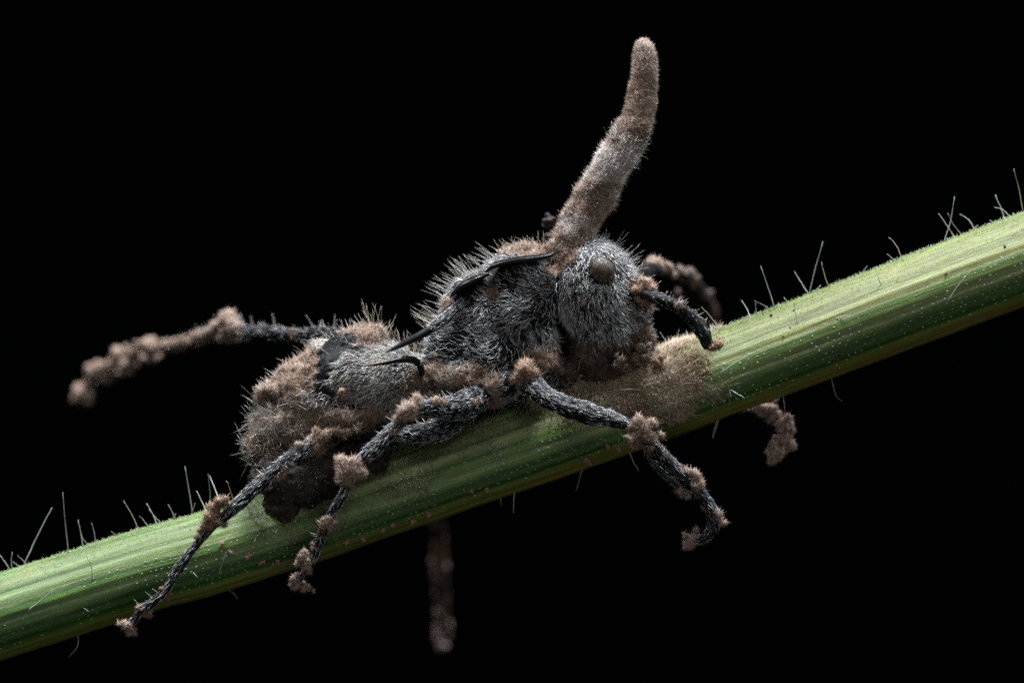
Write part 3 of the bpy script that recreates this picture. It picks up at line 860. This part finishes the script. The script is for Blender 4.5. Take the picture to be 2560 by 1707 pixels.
TUFTS = [  # lumps of one tuft: [(x, y, depth, radius)], hair length px, colour
 ([(1313, 928, -0.72, 24), (1330, 945, -0.78, 20), (1298, 946, -0.70, 18)], 16, RUST),
 ([(1597, 1058, -1.40, 22), (1604, 1078, -1.42, 22), (1622, 1090, -1.40, 18), (1592, 1095, -1.35, 12)], 12, BROWN),
 ([(1570, 1098, -1.15, 9), (1590, 1106, -1.1, 9), (1608, 1104, -1.2, 9)], 11, PINK),
 ([(1738, 1190, -1.22, 13), (1750, 1210, -1.2, 13), (1728, 1180, -1.2, 9)], 11, PINK),
 ([(1700, 1225, -1.12, 11), (1716, 1236, -1.1, 11)], 11, PINK),
 ([(1793, 1285, -1.1, 14), (1797, 1304, -1.08, 12)], 12, PINK),
 ([(1727, 1350, -1.0, 18), (1718, 1362, -1.0, 14), (1735, 1344, -1.02, 14)], 10, PINK),
 ([(1022, 1022, -1.40, 22), (1010, 1036, -1.42, 17), (1040, 1010, -1.34, 12)], 15, PINK),
 ([(866, 1172, -1.38, 27), (890, 1182, -1.38, 24), (868, 1198, -1.38, 20), (884, 1160, -1.36, 20)], 15, PINK),
 ([(818, 1302, -1.22, 17), (826, 1312, -1.22, 12), (810, 1314, -1.2, 10)], 10, PINK),
 ([(760, 1398, -1.05, 17), (764, 1414, -1.04, 14), (764, 1384, -1.05, 13)], 9, PINK),
 ([(737, 1448, -1.0, 12), (744, 1462, -0.98, 12), (760, 1468, -0.97, 12), (770, 1470, -0.95, 8), (742, 1438, -1.0, 9)], 8, PINK),
 ([(782, 1370, -1.0, 8)], 7, BROWN), ([(776, 1430, -0.96, 8)], 7, BROWN),
 ([(536, 1275, -1.32, 20), (528, 1292, -1.36, 18), (517, 1312, -1.33, 13), (558, 1305, -1.25, 10), (556, 1262, -1.28, 11)], 13, RUST),
 ([(505, 1328, -1.25, 9), (492, 1342, -1.22, 7)], 8, RUST),
 ([(412, 1492, -1.08, 9), (404, 1472, -1.12, 6), (420, 1486, -1.05, 6)], 6, (0.20, 0.09, 0.05)),
 ([(368, 1535, -1.02, 9), (347, 1518, -1.08, 6)], 7, RUST),
 ([(318, 1568, -1.02, 15), (308, 1562, -1.0, 10), (326, 1578, -1.0, 10)], 9, PINK),
 ([(1790, 862, -1.02, 15), (1780, 868, -1.04, 12)], 9, (0.28, 0.15, 0.09)),
 ([(568, 803, 3.6, 32), (592, 820, 3.3, 24), (545, 822, 3.9, 24), (560, 842, 3.7, 22), (530, 830, 4.1, 16)], 12, PINK),
 ([(505, 835, 4.5, 19), (487, 844, 4.8, 16)], 10, PINK),
 ([(372, 864, 6.5, 28), (350, 874, 6.8, 26), (376, 890, 6.6, 24)], 11, PINK),
 ([(298, 890, 7.4, 24), (322, 902, 7.2, 25), (312, 920, 7.3, 20)], 11, PINK),
 ([(255, 920, 8.0, 29), (236, 932, 8.2, 26), (268, 945, 8.0, 22)], 11, PINK),
 ([(204, 985, 8.8, 35)], 10, PINK),
 ([(1096, 1415, 10.2, 27)], 10, (0.12, 0.085, 0.075)),  # far mid leg tufts darkened, shade and light falloff put into the colour
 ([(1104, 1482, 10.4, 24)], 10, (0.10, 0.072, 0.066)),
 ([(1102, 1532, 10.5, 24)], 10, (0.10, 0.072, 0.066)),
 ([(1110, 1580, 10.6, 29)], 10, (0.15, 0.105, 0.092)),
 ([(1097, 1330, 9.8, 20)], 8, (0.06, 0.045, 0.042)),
 ([(1912, 1026, 1.2, 20), (1930, 1024, 1.2, 16), (1900, 1018, 1.3, 15), (1926, 1042, 1.2, 14)], 10, PINK),
 ([(1962, 1060, 1.1, 17), (1952, 1072, 1.1, 14), (1972, 1066, 1.15, 10)], 10, PINK),
 ([(1956, 1094, 1.1, 16), (1942, 1096, 1.1, 12), (1978, 1110, 1.1, 12), (1982, 1118, 1.1, 9)], 9, PINK),
 ([(1936, 1142, 1.05, 20), (1950, 1132, 1.05, 17), (1930, 1130, 1.05, 15)], 10, PINK),
 ([(1640, 668, 2.2, 26), (1665, 672, 3.0, 22)], 10, PINK),
 ([(1695, 690, 4.0, 28), (1725, 708, 5.0, 28)], 8, (0.12, 0.085, 0.078)),  # far antenna tufts darkened, their dim light put into the colour
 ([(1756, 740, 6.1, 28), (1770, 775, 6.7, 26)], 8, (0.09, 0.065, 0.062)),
 ([(772, 1110, -1.0, 17), (790, 1098, -0.92, 18), (758, 1118, -1.08, 12), (815, 1090, -0.9, 16)], 12, BROWN),
 ([(845, 1078, -0.80, 12), (866, 1080, -0.78, 12), (888, 1074, -0.78, 10)], 12, BROWN),
 ([(652, 982, -0.40, 14), (668, 974, -0.50, 14), (690, 980, -0.6, 14)], 10, BROWN),
 ([(852, 980, -0.93, 8)], 7, RUST),
 ([(1060, 905, -0.70, 8), (1085, 888, -0.68, 7)], 7, GREY),
 ([(1618, 712, -0.72, 17), (1602, 728, -0.70, 15), (1630, 728, -0.78, 14), (1607, 752, -0.68, 15), (1625, 750, -0.78, 10)], 10, (0.22, 0.13, 0.085)),
 ([(1552, 900, -0.52, 9), (1540, 912, -0.5, 9), (1560, 918, -0.45, 9)], 10, (0.13, 0.09, 0.065)),
 ([(1600, 868, -0.42, 13), (1612, 892, -0.38, 13), (1590, 890, -0.42, 12)], 10, (0.17, 0.115, 0.08)),
 ([(1640, 905, -0.35, 13), (1655, 915, -0.33, 10)], 8, (0.2, 0.12, 0.07)),
]
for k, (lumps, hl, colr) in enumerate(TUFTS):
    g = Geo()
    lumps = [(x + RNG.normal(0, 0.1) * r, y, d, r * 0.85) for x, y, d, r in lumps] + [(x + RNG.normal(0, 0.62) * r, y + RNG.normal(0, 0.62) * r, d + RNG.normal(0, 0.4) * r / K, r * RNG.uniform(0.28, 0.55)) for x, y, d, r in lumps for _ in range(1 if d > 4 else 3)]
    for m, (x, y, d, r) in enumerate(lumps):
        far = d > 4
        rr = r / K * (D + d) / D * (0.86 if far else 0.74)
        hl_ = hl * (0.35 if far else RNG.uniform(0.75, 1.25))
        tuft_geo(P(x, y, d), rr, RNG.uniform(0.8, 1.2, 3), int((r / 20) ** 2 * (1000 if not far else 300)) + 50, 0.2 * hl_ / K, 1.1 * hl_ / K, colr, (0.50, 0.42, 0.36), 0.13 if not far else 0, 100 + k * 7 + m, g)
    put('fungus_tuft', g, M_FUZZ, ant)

# ---------------------------------------------------------------- fungus stalk growing from the neck
stalk = empty('fungus_stalk', tuple(P(1425, 615, 0)), 'fuzzy brown horn-like fungus stalk rising from the neck of the dead ant', 'fungus')
SP = [(1412, 655, 0.0, 54), (1430, 608, 0, 52), (1449, 560, 0, 49), (1470, 522, 0, 50), (1496, 474, 0, 46), (1522, 432, 0, 46), (1548, 388, 0, 45), (1574, 342, 0, 41), (1592, 296, 0, 37), (1604, 245, 0, 33),
      (1611, 190, 0, 33), (1613, 160, 0, 33), (1612, 138, 0, 30), (1611, 120, 0, 25), (1610, 108, 0, 17), (1609.5, 101, 0, 8)]
rows = np.array([np.append(P(x, y, d), r * 0.88 / K) for x, y, d, r in SP])
pa = spline(rows, 0.02)
gg = tube(pa[:, :3], pa[:, 3], 64)
sv_ = gg.v[0]
cen = np.concatenate([np.repeat(pa[:, :3], 64, 0), pa[:1, :3], pa[-1:, :3]])
od = unit(sv_ - cen)
sv_ = sv_ + od * ((0.045 * vnoise(sv_, 3.0, 61) + 0.034 * vnoise(sv_, 8.0, 62) + 0.016 * vnoise(sv_, 18.0, 63)) * (0.35 + 0.65 * smoothstep(110, 330, PIX(sv_)[:, 1])))[:, None]
def stalk_colour(p):
    px = PIX(p)
    n1 = vnoise(p, 2.4, 64); n2 = vnoise(p, 7.0, 65)
    pale = 1.0 * smoothstep(0.15, 0.9, 1.15 - np.abs(px[:, 1] - 395) / 80 + 0.9 * n1 + 0.8 * n2 - 0.1)
    pale = np.maximum(pale, smoothstep(0.3, 0.8, 1.1 - np.hypot(px[:, 0] - 1432, px[:, 1] - 560) / 42 + 0.4 * n2))
    pale = np.maximum(pale, 0.2 * smoothstep(220, 110, px[:, 1]))
    base = np.array([0.225, 0.155, 0.118]) * (1 + 0.35 * n1 + 0.3 * n2)[:, None]
    return np.clip(base * (1 - pale[:, None]) + np.array([0.50, 0.45, 0.42]) * pale[:, None], 0.02, 0.8), pale
gg.v[0] = sv_; gg.c[0] = stalk_colour(sv_)[0] * 0.85
sme = gg.mesh('stroma')
stroma = put('stroma', sme, M_CRUST, stalk)
v_, t_, n_ = tri_arrays(sme)
n = 36000
p, nn, vi = scatter(v_, t_, n_, n)
c, pale = stalk_colour(p)
glint = RNG.random(n) < 0.10
c[glint] = (0.60, 0.56, 0.52)
ppx = PIX(p)
L = np.where(ppx[:, 1] < 300, RNG.uniform(0.02, 0.065, n), RNG.uniform(0.03, 0.11, n))
put('stalk_fuzz', hairs(Geo(), p - nn * 0.005, unit(nn + RNG.normal(0, 0.32, p.shape)), L, 0.0055 * RNG.uniform(0.8, 1.2, n), RNG.normal(0, 0.2, p.shape), np.clip(c * (1 + RNG.normal(0, 0.2, (n, 1))), 0.02, 0.85), 1), M_FUZZ, stroma, kind='stuff')
w = np.clip(1.2 - np.abs(PIX(v_)[:, 1] - 400) / 70, 0, 1) * smoothstep(-0.1, 0.4, vnoise(v_, 3.4, 67) + 0.15)
p, nn, vi = scatter(v_, t_, n_, 1500, w)
f = unit(RNG.normal(size=p.shape)); f = unit(f - nn * (f * nn).sum(1, keepdims=True) * 0.8)
put('mycelium_strands', hairs(Geo(), p + nn * 0.035, f, RNG.uniform(0.06, 0.15, len(p)), 0.0042, -nn * 0.25 + RNG.normal(0, 0.5, p.shape), tints(len(p), (0.48, 0.45, 0.42), 0.2), 4), M_HAIR, stroma, kind='stuff')
def lobe(lumps, seed):
    g = Geo(); v, t, q = sphere(36, 24)
    for m, (x, y, d, rx, rz) in enumerate(lumps):
        vv = v * (1 + 0.26 * vnoise(v, 1.6, seed + m) + 0.14 * vnoise(v, 5, seed + 5 + m) + 0.08 * vnoise(v, 11, seed + 9 + m))[:, None]
        g.add(vv * np.array([rx, rx, rz]) / K + P(x, y, d), t, q, (0.016, 0.008, 0.011))
    put('dark_lobe', g, M_CRUST, stalk)
lobe([(1374, 552, 0.1, 19, 12), (1368, 560, 0.1, 15, 10), (1370, 542, 0.1, 8, 10)], 71)
lobe([(1374, 592, 0.0, 16, 12), (1368, 604, 0.0, 13, 14)], 83)

# ---------------------------------------------------------------- fungal mat holding the ant to the stem
mat_root = empty('fungus_mat', tuple(P(1600, 950, -0.6)), 'tan fuzzy fungus mat spread on the stem under the ant head', 'fungus')
def mat_height(p):
    px = PIX(p)
    x, y = px[:, 0], px[:, 1]
    n = 0.5 * vnoise(p, 2.5, 91) + 0.3 * vnoise(p, 6, 92)
    a = 1.3 - np.hypot((x - 1600) / 190, (y - 930) / 135) + 0.9 * n
    b = 1.15 - np.hypot((x - 1440) / 170, (y - 1000) / 95) + 0.5 * n
    return np.maximum(smoothstep(0.0, 0.9, a), 0.6 * smoothstep(0, 0.9, b))
mx = np.linspace(P(1270, 0, SY)[0], P(1840, 0, SY)[0], 190); mt_ = np.linspace(-0.75, 2.3, 130)
XX, TT = np.meshgrid(mx, mt_, indexing='ij')
p0, o0 = stem_surface(XX, TT)
pf, of = p0.reshape(-1, 3), o0.reshape(-1, 3)
hgt = mat_height(pf)
top = smoothstep(0.2, 1.2, TT.ravel()) * np.exp(-((PIX(pf)[:, 0] - 1655) / 95) ** 2)
pf = pf + of * (-0.03 + hgt * (0.038 + 0.02 * vnoise(pf, 5, 93) + 0.018 * vnoise(pf, 12, 94)) + top * 0.045 * hgt)[:, None]
W = len(mt_)
i, j = np.meshgrid(np.arange(len(mx) - 1), np.arange(W - 1), indexing='ij')
q = np.stack([i * W + j, (i + 1) * W + j, (i + 1) * W + j + 1, i * W + j + 1], -1).reshape(-1, 4)
keep = (hgt[q] > 0.72).any(1)
cm = np.array([0.29, 0.215, 0.145]) * (1 + 0.25 * vnoise(pf, 4, 95))[:, None]
gm = Geo(); gm.add(pf, None, q[keep], cm)
mme = gm.mesh('mat_felt')
felt = put('mat_felt', mme, M_CRUST, mat_root)
v_, t_, n_ = tri_arrays(mme)
gq = Geo(); gq.add(pf, None, q, cm); mall = gq.mesh('mat_guide')
v_, t_, n_ = tri_arrays(mall)
bpy.data.meshes.remove(mall)
wgt = mat_height(v_) ** 1.3
n = 24000
p, nn, vi = scatter(v_, t_, n_, n, wgt)
sx, st_ = XX.ravel()[vi], TT.ravel()[vi]
p = p + nn * (0.03 * (1 - mat_height(p)))[:, None]
away = np.array([0.75, 0, -0.65]); away = away - nn * (nn @ away)[:, None]
c = np.where((vnoise(p, 3, 96) + RNG.normal(0, 0.4, n) > 0.25)[:, None], (0.50, 0.43, 0.33), (0.38, 0.29, 0.20))
put('mat_fuzz', hairs(Geo(), p, unit(nn * 0.8 + away * 0.6 + RNG.normal(0, 0.45, p.shape)), RNG.uniform(0.04, 0.15, n), 0.0050, away * 0.2 + RNG.normal(0, 0.2, p.shape), np.clip(c * (1 + RNG.normal(0, 0.22, (n, 1))), 0.02, 0.8), 1), M_FUZZ, felt, kind='stuff')
# thin grey mycelium creeping along the shaded flank
n = 15000
x = RNG.uniform(P(640, 0)[0], P(1600, 0)[0], n); tt = np.clip(RNG.normal(0.25, 0.55, n), -0.95, 1.5)
p, o_ = stem_surface(x, tt)
k = vnoise(p, 1.8, 97) + 0.6 * vnoise(p, 5, 98) + 0.5 * tt > RNG.uniform(-0.4, 0.6, n)
p, o_ = p[k], o_[k]
c = np.where((RNG.random(len(p)) < 0.55)[:, None], (0.22, 0.16, 0.11), (0.24, 0.25, 0.21)) * np.exp(RNG.normal(-0.2, 0.4, (len(p), 1)))
put('creeping_mycelium', hairs(Geo(), p, unit(o_ * 0.7 + np.array([0.3, 0, -0.4]) + RNG.normal(0, 0.5, p.shape)), RNG.uniform(0.03, 0.11, len(p)), 0.0034, RNG.normal(0, 0.25, p.shape), c, 2), M_HAIR, felt, kind='stuff')
# spore clumps that have dropped on the stem
CL = [(1763, 932, 11), (1748, 955, 9), (1745, 970, 8), (1718, 983, 11), (1700, 1008, 9), (1716, 1012, 8), (1690, 1030, 7), (1668, 1040, 11), (1650, 1050, 8), (1640, 1058, 8), (1760, 1000, 6), (1695, 1048, 6), (1674, 1008, 6),
      (1520, 1112, 9), (1545, 1120, 7), (1465, 1145, 9), (1475, 1152, 7), (1072, 1282, 7), (1035, 1300, 6), (985, 1310, 6), (960, 1322, 6), (908, 1345, 7), (868, 1352, 6), (1180, 1225, 5), (1216, 1222, 6), (622, 1385, 9), (655, 1402, 8), (700, 1402, 7), (558, 1362, 7), (580, 1380, 5)]
for k, (x, y, r) in enumerate(CL):
    x0, t0 = stem_hit(x, y)
    p, o_ = stem_surface(np.array([x0]), np.array([t0]))
    g = Geo()
    for m in range(4):
        tuft_geo(p[0] + o_[0] * 0.012 + RNG.normal(0, r * 0.42 / K, 3) * [1, 0.3, 1], r * 0.33 / K, np.ones(3), 34, 0.02, 0.055, (0.33, 0.20, 0.14), (0.5, 0.4, 0.33), 0.2, 300 + k * 5 + m, g, hr=0.0065)
    put('spore_clump', g, M_FUZZ, mat_root)
# dark glistening crust below the gaster, upper lumps standing in for shade, and the pale scar beside it
v, t, q = sphere(60, 40)
g = Geo()
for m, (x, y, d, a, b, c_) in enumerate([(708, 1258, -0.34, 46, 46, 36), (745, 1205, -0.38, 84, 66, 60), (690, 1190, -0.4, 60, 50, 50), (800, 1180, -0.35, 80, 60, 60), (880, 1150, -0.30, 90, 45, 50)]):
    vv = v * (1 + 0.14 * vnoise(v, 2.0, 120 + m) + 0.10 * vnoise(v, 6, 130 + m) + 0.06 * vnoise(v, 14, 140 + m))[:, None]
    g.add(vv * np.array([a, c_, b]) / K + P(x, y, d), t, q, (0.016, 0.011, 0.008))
crust = g.mesh('dark_crust_shade')
crust_o = put('dark_crust_shade', crust, M_CRUST, mat_root, label='dark brown crust of fungus and modelled shade under the tail end of the ant')
v_, t_, n_ = tri_arrays(crust)
p, nn, vi = scatter(v_, t_, n_, 6000)
gq = Geo(); gv, gt, gqq = sphere(8, 6)
for a_ in range(0, 900):
    rr_ = RNG.uniform(0.012, 0.034)
    gq.add(gv * rr_ * RNG.uniform(0.7, 1.3, 3) + p[a_] + nn[a_] * rr_ * 0.3, gt, gqq, tints(1, (0.035, 0.024, 0.017), 0.4)[0])
put('crust_grains', gq, M_CRUST, crust_o, kind='stuff')
put('crust_fuzz', hairs(Geo(), p, unit(nn + RNG.normal(0, 0.6, p.shape)), RNG.uniform(0.015, 0.05, len(p)), 0.0055, RNG.normal(0, 0.3, p.shape), tints(len(p), (0.06, 0.042, 0.032), 0.4, (0.5, 0.47, 0.42), 0.04), 2), M_HAIR, crust_o, kind='stuff')
